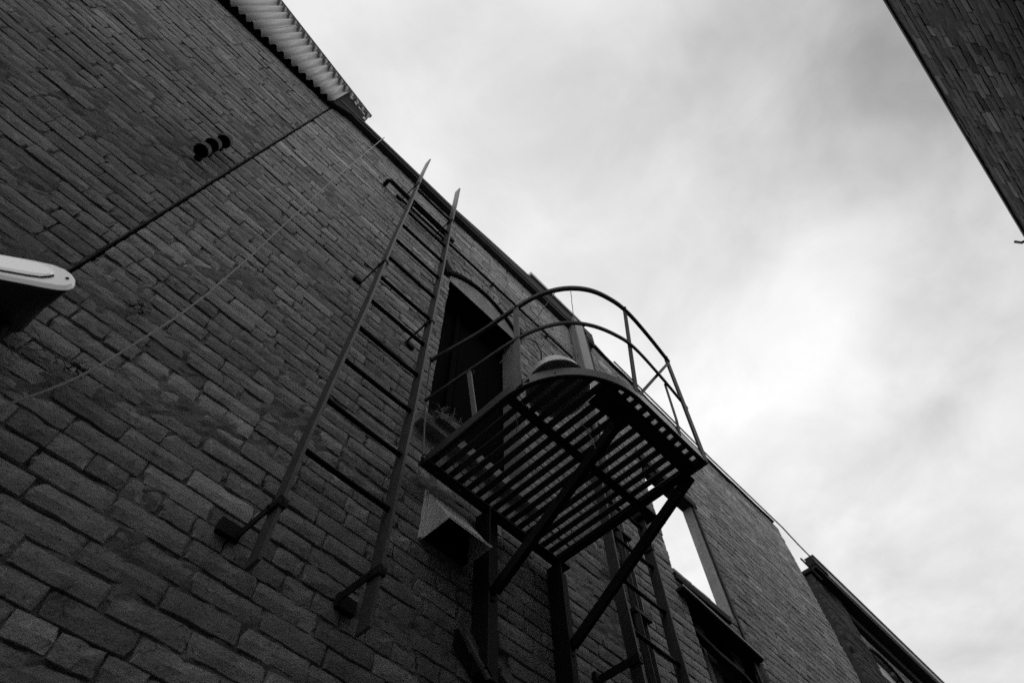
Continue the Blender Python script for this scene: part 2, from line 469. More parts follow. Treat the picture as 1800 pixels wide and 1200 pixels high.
# arch voussoirs
cx = (WX0 + WX1) / 2; vc = 0; vmeH = [vmesh('voussoir', V, Fc, BRICK) for V, Fc in HDV]
R_in = 0.47; zc_ = 4.355
a0 = math.radians(38); nvs = 13
for k in range(nvs):
    an = math.pi / 2 + a0 * (1 - 2 * (k + 0.5) / nvs) * 1.25
    rr = R_in + 0.058
    o = bpy.data.objects.new('voussoir', vmeH[k % 10]); COL.objects.link(o); o.parent = main
    o.location = (cx + rr * math.cos(an), WY - 0.002, zc_ + rr * math.sin(an))
    o.rotation_euler = (0, -an, 0); o.scale = (1, 1, 0.92)
# timber tympanum between window head and arch, dark gap above it
ty = [(WX0 + 0.004, 1.5605, WZ1)]
for i in range(13):
    x = WX0 + 0.004 + (WX1 - WX0 - 0.008) * i / 12
    t = (x - cx) / ((WX1 - WX0) / 2); ty.append((x, 1.562, 4.575 + 0.195 * (1 - t * t)))
ty.append((WX1 - 0.004, 1.562, WZ1))
MB().prism(ty, (0, 0.10, 0)).obj('tympanum', BRICK, main)
mk = []
for i in range(17):
    x = WX0 - 0.02 + (WX1 - WX0 + 0.04) * i / 16; t = (x - cx) / ((WX1 - WX0) / 2)
    mk.append((x, 1.553, 4.59 + 0.205 * (1 - t * t)))
MB().sweep(mk, 0.02, 0.022, up=(0, 1, 0)).obj('arch_groove', VOID, main)
# window recess, coloured black for the shade inside
MB().box(WX0 - .2, WX1 + .2, 1.661, 1.70, WZ1 + .021, 5.02).obj('arch_backing', MORTAR, main)
wr = MB()
wr.box(WX0 - 0.02, WX0, 1.66, 1.80, WZ0 - .02, WZ1 + .02); wr.box(WX1, WX1 + 0.02, 1.66, 1.80, WZ0 - .02, WZ1 + .02)
wr.box(WX0 - .02, WX1 + .02, 1.565, 1.80, WZ1 - .012, WZ1 + .02)
wr.box(WX0 - .02, WX1 + .02, 1.66, 1.80, WZ0 - .02, WZ0 - .001)
wr.obj('window_reveal', VOID, main)
win = MB().box(WX0, WX1, 1.745, 1.80, WZ0, WZ1).obj('window', VOID, main)
for i in range(5):
    w5 = (WX1 - WX0) / 5
    MB().box(WX0 + i * w5 + .001, WX0 + (i + 1) * w5 - .001, 1.724 + .003 * (i % 2), 1.744, WZ0, WZ1 - .03).obj('board', VOID, win)
MB().box(WX0, WX1, 1.69, 1.72, WZ1 - .06, WZ1 - .002).box(WX0 + .22, WX0 + .26, 1.70, 1.721, WZ0, WZ1 - .06).obj('window_frame', VOID, win)
# iron-edged stone sill, broken timber on it
MB().box(WX0 - .07, WX1 + .07, 1.50, 1.66, WZ0 - .085, WZ0 - .003).obj('sill', BRICKD, main, bevel=0.006)
# right jamb, its paler colour standing in for the light on it
MB().box(WX1 - .012, WX1 + .006, 1.556, 1.70, WZ0, WZ1).obj('jamb_lit_side', LITJAMB, main)

# flashing plank on the parapet
MB().prism([(2.00, 1.47, 6.16), (2.86, 1.47, 6.15), (2.86, 1.47, 6.115), (2.00, 1.47, 6.10)], (0, 0.12, 0)).obj('flashing_plank', DUCT, main)

# ------------------------------------------------------------------ neighbouring wall with the see-through opening
OX0, OX1, OZ0, OZ1 = 3.33, 4.10, 3.11, 4.34
def hole_r(a, b_, z):
    for lo, hi, zl, zh in ((OX0, OX1, OZ0, OZ1), (3.37, 4.30, 2.05, 2.90)):
        if zl < z < zh:
            if b_ <= lo or a >= hi: return a, b_
            if a >= lo and b_ <= hi: return None, None
            if a < lo: return a, lo
            return hi, b_
    return a, b_
nb = thing('brick_building', 'roofless brick wall on the right with a tall empty opening showing sky', 'building')
def topR(x):
    z = 5.97 if x < 3.08 else (6.04 - (x - 3.08) * 0.075 if x < 5.1 else 5.89 + (x - 5.1) * 0.02)
    return z + 0.02 * math.sin(x * 9) * (1 if x < 4 else 0.4)
bR = lay(3.0, 6.68, GROUND, topR, hole=hole_r, seed=11)
build_bricks(bR, WY, nb, BRICK)
backing(3.0, 6.68, GROUND, topR, WY, 0.085, MORTAR, nb, hole=hole_r, cell=0.03, seed=9.1)
cp = MB(); cp.sweep([(3.02, 1.59, topR(3.1) + .0)] + [(x, 1.59, topR(x) + 0.004) for x in np.arange(3.1, 6.7, 0.15)], 0.13, 0.024)
cp.obj('coping', TAR, nb)
# right jamb of the opening: reveal coloured for the light it catches, dark angle iron
MB().box(OX1 - .012, OX1 + .004, 1.556, 1.648, OZ0, OZ1).obj('jamb_lit_side', LITJAMB, nb)
MB().box(OX1 - .004, OX1 + .03, 1.537, 1.552, OZ0 - .5, OZ1 + .1).obj('jamb_angle', IRONB, nb)
MB().box(OX0 - .04, OX1 + .06, 1.53, 1.65, OZ1 - .004, OZ1 + .07).obj('lintel', TIMBERD, nb)
# sill beam and the shelf-like head over the lower dark window
MB().box(3.30, 3.96, 1.53, 1.64, 3.02, 3.072).obj('sill_beam', TIMBERD, nb)
MB().bar((3.27, 1.494, 2.915), (4.19, 1.494, 2.832), .010, .016).obj('window_head_edge', PAINTED, nb)
MB().bar((3.275, 1.57, 2.912), (4.185, 1.57, 2.828), .14, .024).obj('window_head', TIMBERD, nb)
w2 = MB().box(3.34, 4.34, 1.636, 1.70, 2.02, 2.94).obj('window', VOID, nb)
for i, (x, rot) in enumerate(((3.50, .08), (3.72, -.12), (3.95, .05), (4.12, .16))):
    o = MB().box(-.045, .045, 0, .018, 2.06, 2.83 - .12 * (i % 2)).obj('board', TIMBERD if i % 2 else TIMBER, w2); o.location = (x, 1.61 - .003 * i, 0)
    o.rotation_euler = (0, rot * .35, 0)
MB().sweep([(3.40, 1.59, 2.70), (3.6, 1.56, 2.60), (3.9, 1.58, 2.62), (4.27, 1.59, 2.5)], .05, .03).obj('fallen_rail', TIMBERD, w2)
MB().box(3.34, 4.33, 1.50, 1.63, 1.99, 2.05).obj('sill', TIMBERD, nb)

# ------------------------------------------------------------------ left building: brick below, corrugated gable above
lb = thing('brick_building', 'left hand brick wall topped by corrugated sheet cladding under a sloping roof', 'building')
topL = lambda x: 5.70
bL = lay(-3.6, -0.432, GROUND, topL, seed=23, course=0.075)
build_bricks(bL, WY + 0.003, lb, BRICKD)
backing(-3.6, -0.429, GROUND, lambda x: 6.0, WY + 0.003, 0.11, MORTARD, lb, cell=0.032, seed=5.5)
MB().box(-0.428, -0.414, 1.60, 1.70, GROUND, 5.8).obj('seam', VOID, lb)
roofz = lambda x: 6.09 + 0.615 * (-0.161 - x)
PITCH = 0.074
def corr_sheet(xa, xb, zb, ztop, y, off=0.0):
    n = int((xb - xa) / PITCH * 10); m = MB(); fr = []; V = []
    for i in range(n + 1):
        x = xa + (xb - xa) * i / n; yy = y - 0.017 * math.cos(2 * math.pi * (x - xb) / PITCH)
        V += [(x, yy, zb + .006 * math.sin(x * 17)), (x, yy, ztop(x)), (x, yy + .002, ztop(x)), (x, yy + .002, zb + .006 * math.sin(x * 17))]
    Fc = []
    for i in range(n):
        a, b_ = 4 * i, 4 * (i + 1)
        Fc += [(a, b_, b_ + 1, a + 1), (a + 1, b_ + 1, b_ + 2, a + 2), (a + 2, b_ + 2, b_ + 3, a + 3), (a + 3, b_ + 3, b_, a)]
    return m.add(V, Fc)
xb = -0.438
for i in range(4):
    xa = xb - 10 * PITCH
    corr_sheet(xa, xb, 5.655 + (i % 2) * 0.006, lambda x: roofz(x) - 0.0, 1.498 - (i % 2) * 0.004).obj('cladding_sheet', ZINC, lb, smooth=True)
    xb = xa + 0.0
MB().box(-14, -3.6, WY, WY + .2, GROUND, 6.6).obj('unseen_wall_extension', MORTARD, lb)  # out of view, added to keep sky light out of the alley
# timber behind the sheets closes the gable
MB().prism([(-3.6, 1.525, 5.70), (-0.44, 1.525, 5.70), (-0.17, 1.525, 5.845), (-0.17, 1.525, roofz(-.17) - .03), (-3.6, 1.525, roofz(-3.6) - .03)], (0, 0.12, 0)).obj('gable_boards', TIMBERD, lb)
MB().prism([(-0.436, 1.50, 5.665), (-0.165, 1.49, 5.86), (-0.165, 1.49, 6.04), (-0.436, 1.50, 6.2)], (0, 0.022, 0)).obj('verge_board', TIMBERD, lb)
# roof sheet: corrugations run across the verge
rv = MB(); V = []; Fc = []; n = 330; xa, xb_ = -3.6, -0.161
for i in range(n + 1):
    x = xa + (xb_ - xa) * i / n; w_ = 0.016 * math.cos(2 * math.pi * i / n * (xb_ - xa) / PITCH)
    for yy in (1.462, 1.70):
        V += [(x, yy, roofz(x) + w_), (x, yy, roofz(x) + w_ + .004)]
for i in range(n):
    a, b_ = 4 * i, 4 * i + 4
    Fc += [(a, a + 2, b_ + 2, b_), (a + 1, b_ + 1, b_ + 3, a + 3), (a, b_, b_ + 1, a + 1), (a + 2, a + 3, b_ + 3, b_ + 2)]
rv.add(V, Fc).obj('roof_sheet', ZINC, lb, smooth=True)
MB().bar((-3.6, 1.472, roofz(-3.6) + .028), (-0.155, 1.472, roofz(-.155) + .028), 0.03, 0.02).obj('verge_flashing', IRON, lb)
# pale strips at the verge end imitate light through the corrugations
for i, x in enumerate((-0.40, -0.345, -0.29, -0.235)):
    MB().prism([(x, 1.484, roofz(x) - .03), (x + .035, 1.484, roofz(x + .035) - .03), (x + .03, 1.484, roofz(x) - .085 - .01 * (i % 2)), (x + .006, 1.484, roofz(x) - .075)], (0, .003, 0)).obj('light_gap_strip', DUCT, lb)
MB().box(-.195, -.170, 1.478, 1.482, 5.90, 5.965).obj('light_gap_strip', DUCT, lb)

# ------------------------------------------------------------------ opposite building across the alley
ob = thing('brick_building', 'dark sooty brick wall across the alley filling the upper right corner', 'building')
YO = -2.4
topO = lambda x: 6.03 + .012 * math.sin(x * 2.1)
bO = lay(-3.8, 9.0, GROUND + 0.078 * 20, topO, seed=41)
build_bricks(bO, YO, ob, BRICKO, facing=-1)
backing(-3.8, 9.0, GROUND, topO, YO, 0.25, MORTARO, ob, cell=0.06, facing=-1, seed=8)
MB().box(-14, -3.8, YO - .25, YO, GROUND, 6.02).box(9.0, 22, YO - .25, YO, GROUND, 6.02).obj('unseen_wall_extension', MORTARD, ob)  # unseen extensions, added to shut light out at the open ends
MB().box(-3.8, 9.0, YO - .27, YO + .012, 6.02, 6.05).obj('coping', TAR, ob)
MB().tube([(5.22, YO - .05, 6.0), (5.22, YO + .06, 6.03), (5.24, YO + .07, 6.12)], .014).obj('roof_stub', IRONB, ob)

# ------------------------------------------------------------------ far building with the heavy cornice
fb = thing('brick_building', 'far dark building at lower right with a deep cornice and an arched window', 'building')
YF = 1.73
FX0, FX1, FZ0, FZ1 = 8.46, 9.62, 2.5, 5.06
def farch(x):
    t = (x - (FX0 + FX1) / 2) / ((FX1 - FX0) / 2); return FZ1 + 0.30 * math.sqrt(max(0, 1 - t * t))
def hole_f(a, b_, z):
    if FZ0 < z < FZ1 + 0.30:
        cxx = (FX0 + FX1) / 2; hw = (FX1 - FX0) / 2
        if z > FZ1: hw *= math.sqrt(max(0, 1 - ((z - FZ1) / 0.30) ** 2))
        lo, hi = cxx - hw, cxx + hw
        if b_ <= lo or a >= hi: return a, b_
        if a >= lo and b_ <= hi: return None, None
        if a < lo: return a, lo
        return hi, b_
    return a, b_
topF = lambda x: 5.75
build_bricks(lay(7.47, 14.0, GROUND + .078 * 20, topF, hole=hole_f, seed=51), YF, fb, BRICKD, limit=200)
backing(7.47, 14.0, GROUND, topF, YF, 0.3, MORTARD, fb, hole=hole_f, cell=0.06, seed=2)
MB().box(7.46, 8.22, 1.636, 1.726, GROUND, 5.74).obj('pilaster', MORTARO, fb)
build_bricks(lay(7.455, 8.225, GROUND + .078 * 20, topF, seed=52), 1.628, fb, BRICKO, limit=60)
MB().box(7.42, 14.0, 1.52, 2.0, 5.75, 5.80).obj('cornice_soffit', IRONB, fb)
MB().box(7.41, 7.74, 1.50, 1.61, 5.80, 5.93).obj('gutter_end', IRONB, fb)
MB().box(7.75, 14.0, 1.505, 1.60, 5.80, 5.93).obj('gutter', PAINTED, fb, bevel=.012)
MB().box(7.44, 14.0, 1.49, 1.62, 5.932, 5.955).obj('gutter_lip', IRONB, fb)
MB().box(7.47, 14.0, 1.66, 1.728, 5.60, 5.748).obj('cornice_moulding', TIMBERD, fb)
arp = [(FX0, YF + .05, FZ1 - .0)] + [(FX0 + (FX1 - FX0) * i / 16, YF + .05, farch(FX0 + (FX1 - FX0) * i / 16)) for i in range(17)] + [(FX1, YF + .05, FZ1)]
wf = MB().box(FX0, FX1, YF + .16, YF + .2, FZ0, FZ1 - .10).obj('window', GLASS, fb)
MB().prism(arp, (0, .06, 0)).obj('arch_panel', DUCT, fb)
MB().box(FX0, FX1, YF + .03, YF + .15, FZ1 - .13, FZ1 - .003).obj('transom', TIMBERD, fb)
MB().sweep([(FX0 + (FX1 - FX0) * i / 20, YF - .012, farch(FX0 + (FX1 - FX0) * i / 20) + .03) for i in range(21)], .03, .05, up=(0, 1, 0)).obj('hood_mould', IRONB, fb)
MB().box((FX0 + FX1) / 2 - .03, (FX0 + FX1) / 2 + .03, YF + .12, YF + .159, FZ0, FZ1 - .13).obj('window_frame', TIMBERD, wf)

# ------------------------------------------------------------------ long wall ladder
def ladder(root, xl, xr, y, z0, z1, zr, step, nr, m_stile, xoff=0.0, depth=0.062, th=0.012):
    for x, zz in ((xl, z1), (xr, z1)):
        b_ = MB(); k = 9
        for s_ in range(1):
            pts = [(x + 0.0035 * math.sin(i * 1.9 + x * 5), y + 0.003 * math.sin(i * 1.3), z0 + (zz - z0) * i / k) for i in range(k + 1)]
            b_.sweep(pts, th, depth, up=(0, 1, 0))
        b_.obj('stile', m_stile, root)
    for i in range(nr):
        z = zr + step * i; dz = random.uniform(-.005, .005)
        MB().tube([(xl - .004, y, z), ((xl + xr) / 2, y, z + dz * .4 - .002), (xr + .004, y, z + dz)], 0.0112, 8).obj('rung', IRONB, root, smooth=True)
l1 = thing('wall_ladder', 'long rusty iron ladder fixed to the wall left of the black window', 'ladder')
ladder(l1, 0.477, 0.857, 1.372, 1.203, 6.02, 1.694, 0.304, 12, IRONL)
def bracket(root, x, z, y_l, side=-1, plate=0.05, w=0.034, bx=0.0):
    """strap that hooks round the stile and runs back to the wall, with its anchor block"""
    b_ = MB(); s_ = side
    b_.sweep([(x - s_ * .012, y_l + .01, z), (x - s_ * .012, y_l - .034, z), (x + s_ * .012, y_l - .036, z), (x + s_ * .014, y_l + .02, z), (x + s_ * .016, WY + .0, z)], w, .006, up=(1, 0, 0.01))
    o = b_.obj('bracket', IRONB, root)
    MB().box(x + bx + s_ * .016 - plate * .7, x + bx + s_ * .016 + plate * .7, WY - .018, WY + .02, z - plate * .5, z + plate * .5).obj('anchor_block', IRONB, o, bevel=.004)
    MB().tube([(x - s_ * .02, y_l + .012, z), (x + s_ * .024, y_l + .012, z)], .006, 6).obj('bolt', IRON, o)
for (x, z) in ((0.477, 1.415), (0.855, 1.405), (0.477, 3.36), (0.855, 3.15), (0.477, 5.10), (0.855, 5.00)):
    bracket(l1, x, z, 1.372, bx=-.03 if x < .6 else .035, plate=.055 if z < 2 else .035, w=.034 if z < 2 else .026)
# ladder on the right, below the platform
l2 = thing('wall_ladder', 'lower iron ladder at bottom right, hanging beside the drainpipe below the platform', 'ladder')
ladder(l2, 2.235, 2.645, 1.352, 0.3, 3.02, 1.654 - .304 * 4, 0.304, 9, IRON)
for (x, z) in ((2.235, 1.78), (2.645, 2.70)):
    bracket(l2, x, z, 1.352, plate=.05, w=.04)
MB().box(2.60, 2.70, 1.30, 1.40, 2.93, 3.03).obj('top_clamp', IRONB, l2, bevel=.008)

# ------------------------------------------------------------------ fire escape platform
ZP = 2.25; PX0, PX1, PY0, PY1 = 1.065, 1.965, 0.60, 1.505; RAD = 0.42
fe = thing('fire_escape_platform', 'black slatted iron fire escape platform with rounded corner and curved railing', 'fire escape')
def outline(off=0.0, z=ZP, n=28, x1=PX1, ystart=PY1):
    """left edge, rounded corner, front edge"""
    pts = [(PX0 - off, ystart, z), (PX0 - off, (ystart + PY0 + RAD) / 2, z), (PX0 - off, PY0 + RAD, z)]
    for i in range(1, n):
        a = math.pi + (math.pi / 2) * i / n
        pts.append((PX0 + RAD + (RAD + off) * math.cos(a), PY0 + RAD + (RAD + off) * math.sin(a), z))
    pts += [(PX0 + RAD, PY0 - off, z), ((PX0 + RAD + x1) / 2, PY0 - off, z), (x1, PY0 - off, z)]
    return pts
MB().sweep(outline(0, ZP + .022), .008, .055).obj('rim', IRONL, fe)
MB().sweep(outline(-.010, ZP - .002), .016, .006).obj('rim_flange', IRONB, fe)
MB().bar((PX1, PY0 + .0, ZP + .02), (PX1, PY1, ZP + .02), .008, .05).bar((PX1 - .02, PY0, ZP - .004), (PX1 - .02, PY1, ZP - .004), .045, .006).obj('end_angle', IRONB, fe)
MB().bar((PX0 - .02, PY1, ZP - .0), (PX1 + .03, PY1, ZP - .0), .008, .065).bar((PX0 - .02, PY1 - .025, ZP - .03), (PX1 + .03, PY1 - .025, ZP - .03), .05, .007).obj('wall_angle', IRONB, fe)
for i in range(7):
    MB().tube([(1.12 + i * .14, PY1 - .03, ZP - .046), (1.12 + i * .14, PY1 - .03, ZP - .03)], .009, 6).obj('bolt', IRON, fe)
ns = 16; sp = (PX1 - PX0) / ns
for i in range(ns):
    x = PX0 + (i + 0.5) * sp
    dx = PX0 + RAD - x
    yf_ = PY0 + .008 if dx <= 0 else PY0 + RAD - math.sqrt(max(0, RAD * RAD - dx * dx)) + .008
    MB().bar((x, yf_, ZP + .014), (x + random.uniform(-.003, .003), PY1 - .005, ZP + .014), .031, .007).obj('slat', IRON, fe)
MB().bar((PX0 + .03, .995, ZP + .000), (2.12, .975, ZP + .000), .042, .012).obj('cross_bar', IRONB, fe)
MB().bar((PX0 + .26, .682, ZP + .003), (PX1, .682, ZP + .003), .075, .008).obj('cross_bar', IRONB, fe)
MB().bar((1.33, .72, ZP + .001), (1.50, .70, ZP + .001), .10, .006).obj('gusset', IRONB, fe)
# wall posts and diagonal braces
for xp, zb in ((1.48, 1.42), (1.965, 0.55)):
    MB().box(xp - .05, xp + .05, 1.50, 1.546, zb, ZP - .036).obj('wall_post', IRONB, fe, bevel=.003)
    MB().box(xp - .05, xp - .042, 1.455, 1.4995, zb, ZP - .036).obj('wall_post_flange', IRONB, fe)
    b_ = MB(); b_.bar((xp, 1.49, 1.78), (xp - .005, .70, ZP - .012), .012, .05, up=(0, 0, 1))
    b_.bar((xp + .022, 1.49, 1.80), (xp + .018, .70, ZP + .004), .05, .010, up=(0, 0, 1))
    b_.obj('brace', IRONB, fe)
    MB().bar((xp, 1.498, 1.76), (xp, 1.498, 1.86), .06, .008, up=(0, 1, 0)).obj('brace_foot', IRONB, fe)
# railing
ZT, ZM = 3.05, 2.685
top = [(0.985, 1.485, ZT), (1.05, 1.19, ZT), (1.085, .93, ZT), (1.118, .785, ZT), (1.185, .665, ZT), (1.285, .578, ZT), (1.41, .532, ZT), (1.53, .518, ZT), (1.71, .526, ZT), (1.92, .545, ZT)]
mid = [(1.005, 1.50, ZM), (1.04, 1.21, ZM), (1.072, .95, ZM), (1.112, .81, ZM), (1.18, .698, ZM), (1.275, .622, ZM), (1.39, .574, ZM), (1.51, .552, ZM), (1.73, .56, ZM), (1.98, .58, ZM)]
def smoothpts(P, n=4):
    P = [Vector(p) for p in P]; r_ = []
    for i in range(len(P) - 1):
        p0, p1, p2, p3 = P[max(i - 1, 0)], P[i], P[i + 1], P[min(i + 2, len(P) - 1)]
        for k in range(n):
            t = k / n
            r_.append(0.5 * ((2 * p1) + (p2 - p0) * t + (2 * p0 - 5 * p1 + 4 * p2 - p3) * t * t + (3 * p1 - p0 - 3 * p2 + p3) * t ** 3))
    r_.append(P[-1]); return r_
MB().sweep(smoothpts(top, 9), .018, .026).obj('top_rail', IRON, fe)
MB().sweep(smoothpts(mid, 9), .012, .020).obj('mid_rail', IRON, fe)
def post(p, q, w=.026, t=.007, up=(1, 1, 0), m=IRON):
    return MB().bar(p, q, t, w, up=up).obj('rail_post', m, fe)
post((1.073, 1.185, ZP), (1.038, 1.215, ZM), up=(0, 1, 0), m=POSTM)
post((1.070, .925, ZP), (1.083, .925, ZT), up=(0, 1, 0), m=POSTM, w=.034)
post((1.460, .603, ZP), (1.500, .519, ZT), up=(1, 0, 0))
post((1.955, .60, ZP), (1.90, .545, ZT + .0), up=(1, 0, 0), w=.036, t=.01)
MB().sweep([(1.76, .597, ZP + .01), (1.765, .585, ZP + .12), (1.775, .57, ZM - .02), (1.79, .562, ZM)], .018, .005, up=(0, 1, 0)).obj('rail_strap', IRON, fe)
MB().bar((1.475, .60, ZP + .02), (1.885, .548, ZT - .07), .014, .006, up=(0, 1, 0)).obj('rail_brace', IRON, fe)
MB().tube([(1.03, 1.475, ZP), (1.006, 1.495, ZM), (.987, 1.487, ZT)], .0055, 6).obj('end_rod', IRONL, fe)
for p in ((1.083, .925, ZT), (1.083, .925, ZM), (1.50, .519, ZT), (1.05, 1.20, ZM), (1.90, .545, ZT)):
    MB().tube([(p[0] - .012, p[1] - .012, p[2]), (p[0] + .012, p[1] + .012, p[2])], .007, 6).obj('rivet', IRON, fe)

# ------------------------------------------------------------------ basin on the platform
bs = thing('basin', 'overturned grey metal bowl lying on the rounded corner of the platform', 'basin', loc=(1.232, .842, 2.318))
V = []; Fc = []; prof_ = [(.002, .150), (.05, .147), (.088, .134), (.112, .110), (.124, .075), (.130, .035), (.134, .006), (.140, .002), (.140, -.002), (.130, .0), (.124, .035), (.112, .08), (.09, .115), (.05, .138), (.002, .142)]
nseg = 48
m_ = MB(); rr_ = []
for r_, z in prof_:
    rr_.append([Vector((r_ * (1 + .012 * math.sin(2 * t_ + 1)) * math.cos(t_), r_ * (1 + .01 * math.sin(3 * t_)) * math.sin(t_), z + .003 * math.sin(2 * t_) * (r_ > .05))) for t_ in [2 * math.pi * k / nseg for k in range(nseg)]])
m_._rings(rr_, cap=False)
bo = m_.obj('bowl', BASIN, bs, smooth=True)
MB().tube([(.138 * math.cos(2 * math.pi * k / 40), .138 * math.sin(2 * math.pi * k / 40), .003 * math.sin(4 * math.pi * k / 40)) for k in range(41)], .004, 6).obj('rolled_rim', WHITE, bs, smooth=True)
bs.rotation_euler = (math.radians(-5), math.radians(4), .2)

# ------------------------------------------------------------------ loose strings and wires on the railing and platform
def strand(name, pts, r_, m, label, cat, group=None):
    o = MB().tube(pts, r_, 6).obj(name, m, smooth=True); return tagit(o, label, cat, group)
strand('string', sag((1.16, .70, ZT), (1.088, .93, ZM), .01, wob=.002) + sag((1.088, .93, ZM), (1.065, 1.03, ZM - .12), .01)[1:], .0022, STRAW, 'pale string running from the top rail down over the mid rail', 'string')
strand('string', sag((1.205, .645, ZT), (1.215, .70, 2.40), .015, wob=.002), .0018, STRAW, 'thin pale thread hanging straight down from the top rail above the basin', 'string')
strand('twig', [(1.12, .83, 2.40), (1.115, .82, 2.47), (1.10, .83, 2.55), (1.09, .86, 2.62)], .003, TIMBERD, 'dry forked twig standing behind the mid rail near the basin', 'twig')
strand('wire', sag((1.40, .86, ZP + .01), (1.43, .84, ZP - .17), .015, ax=(1, 0, 0), wob=.002), .0022, CABLE, 'thin pale wire dangling below the middle of the platform slats', 'wire')
strand('wire', sag((1.16, 1.03, ZP), (1.18, 1.05, ZP - .085), .01, ax=(1, 0, 0)), .002, CABLE, 'short wire end hanging below the platform near its cross bar', 'wire')
strand('wire', [(1.10, .955, ZP + .02), (1.115, .955, ZP - .01), (1.14, .965, ZP - .025), (1.15, .96, ZP - .005), (1.185, .97, ZP - .01)], .002, CABLE, 'curled wire caught in the slats at the rounded corner', 'wire')

# ------------------------------------------------------------------ vent hood on the wall under the platform
vh = thing('vent_hood', 'sheet metal vent hood with open black underside on the wall below the platform', 'vent hood')
vx0, vx1, vzt, vzb, vy = 1.14, 1.375, 2.15, 1.878, 1.384
t_ = .003
MB().prism([(vx0, WY - .004, vzt), (vx0, WY - .004, vzb), (vx0, vy, vzb)], (t_, 0, 0)).obj('side_panel', VENTM, vh)
MB().prism([(vx1, WY - .004, vzt), (vx1, WY - .004, vzb), (vx1, vy, vzb)], (-t_, 0, 0)).obj('side_panel', VENTM, vh)
MB().prism([(vx0 + .0035, WY - .006, vzt), (vx1 - .0035, WY - .006, vzt), (vx1 - .0035, vy + .001, vzb + .0), (vx0 + .0035, vy + .001, vzb + .0)], (0, .004, .003)).obj('hood_top', VENTM, vh)
MB().box(vx0 - .016, vx0 - .001, WY - .012, WY + .004, vzb - .004, vzt + .004).obj('flange', WHITE, vh)
MB().prism([(vx0 - .001, vy - .004, vzb), (vx1 + .001, vy - .004, vzb), (vx1 + .001, vy - .004, vzb + .006), (vx0 - .001, vy - .004, vzb + .006)], (0, .003, 0)).obj('drip_edge', VENTM, vh)
MB().box(vx0 + .004, vx1 - .004, WY - .03, WY - .005, vzb + .004, vzt - .06).obj('hood_shade', VOID, vh)  # black box painted in for the shade under the hood

# ------------------------------------------------------------------ three stub pipes
for k, (z, wd) in enumerate(((3.25, 'lowest of the three round stub pipes in a column near the wall seam'), (3.385, 'middle one of the three round stub pipes near the wall seam'), (3.52, 'topmost of the three round stub pipes near the wall seam'))):
    p = thing('stub_pipe', wd, 'pipe', 'stub pipes in a column on the left wall', loc=(-0.55, WY, z))
    r_ = .034; seg = 20
    def ring(rr, zz, yy=-.062): return [Vector((rr * math.cos(2 * math.pi * i / seg), yy + rr * math.sin(2 * math.pi * i / seg), zz)) for i in range(seg)]
    MB()._rings([ring(r_ - .01, .012), ring(r_, .002), ring(r_, -.032), ring(r_ + .003, -.034), ring(r_ + .003, -.045), ring(r_ - .003, -.045), ring(r_ - .003, .0)], cap=True).obj('cowl', IRON, p)
    MB().tube([(0, .02, -.012), (0, -.05, -.012)], .020, 14).obj('pipe_body', IRONB, p, smooth=True)
    MB().add([(v_.x * .97, (v_.y + .062) * .97 - .062, v_.z) for v_ in ring(r_ - .0035, -.038)], [tuple(range(seg))]).obj('shade_disc', VOID, p)  # black disc stands in for the shaded pipe interior
    p.rotation_euler = (math.radians(random.uniform(-4, 4)), 0, math.radians(random.uniform(-5, 5)))

# ------------------------------------------------------------------ wall lamp at the left edge
lp = thing('wall_lamp', 'long white rounded lamp sticking out over the alley at the left edge', 'lamp')
A_ = Vector((.83, -.556, 0)).normalized(); B_ = Vector((.556, .83, 0)).normalized(); P0 = Vector((-.306, 1.2, 1.517))
def lpt(a, w, back=0.0, rise=0.0): return P0 + A_ * a + Vector((0, 0, w)) + B_ * back + Vector((0, 0, rise))
ol = [(-.52, .050), (-.30, .052), (-.132, .054), (-.08, .049), (-.045, .036), (-.018, .016), (.002, -.006), (.010, -.022), (.013, -.036), (.006, -.050), (-.012, -.056), (-.04, -.057), (-.146, -.053), (-.30, -.051), (-.52, -.050)]
rim = [lpt(a, w) for a, w in ol]
MB().prism(rim, B_ * .014).obj('bezel', BEZEL, lp, bevel=.004)
il = [(-.50, .040), (-.30, .041), (-.15, .041), (-.10, .034), (-.072, .020), (-.055, .002), (-.050, -.014), (-.058, -.024), (-.09, -.029), (-.15, -.029), (-.30, -.029), (-.50, -.029)]
cen = Vector((-.2, .005))
r1 = [lpt(a, w, -.002) for a, w in il]; r2 = [lpt(a, w, -.003) for a, w in il]; r3 = [lpt(-.2 + (a + .2) * .97, .005 + (w - .005) * .85, -.006) for a, w in il]
MB()._rings([r1, r2, r3]).obj('lens', LENS, lp, bevel=.001)
MB().tube([lpt(a, w - .004, -.0015) for a, w in [(-.50, -.031), (-.30, -.031), (-.15, -.031), (-.09, -.031), (-.062, -.028), (-.049, -.018), (-.046, -.008)]], .0035, 6).obj('seal', DARKPL, lp)
MB().tube([lpt(-.012, -.014, -.003), lpt(-.012, -.014, .004)], .0042, 10).obj('screw', VOID, lp)
# housing narrows towards its wall plate
h0 = [lpt(a - .004, w * .9, .0145) for a, w in ol]
h1 = [P0 + A_ * (a * .9 - .03) + Vector((0, 0, w * .8 + .035)) + Vector((0, 1, 0)) * .14 for a, w in ol]
h2 = [P0 + A_ * (a * .75 - .05) + Vector((0, 0, w * .6 + .075)) + Vector((0, 1, 0)) * .27 for a, w in ol]
MB()._rings([h0, h1, h2]).obj('housing', DARKPL, lp, smooth=True)
MB().box(-.62, -.36, WY - .09, WY - .004, 1.50, 1.66).obj('wall_plate', IRONB, lp, bevel=.01)

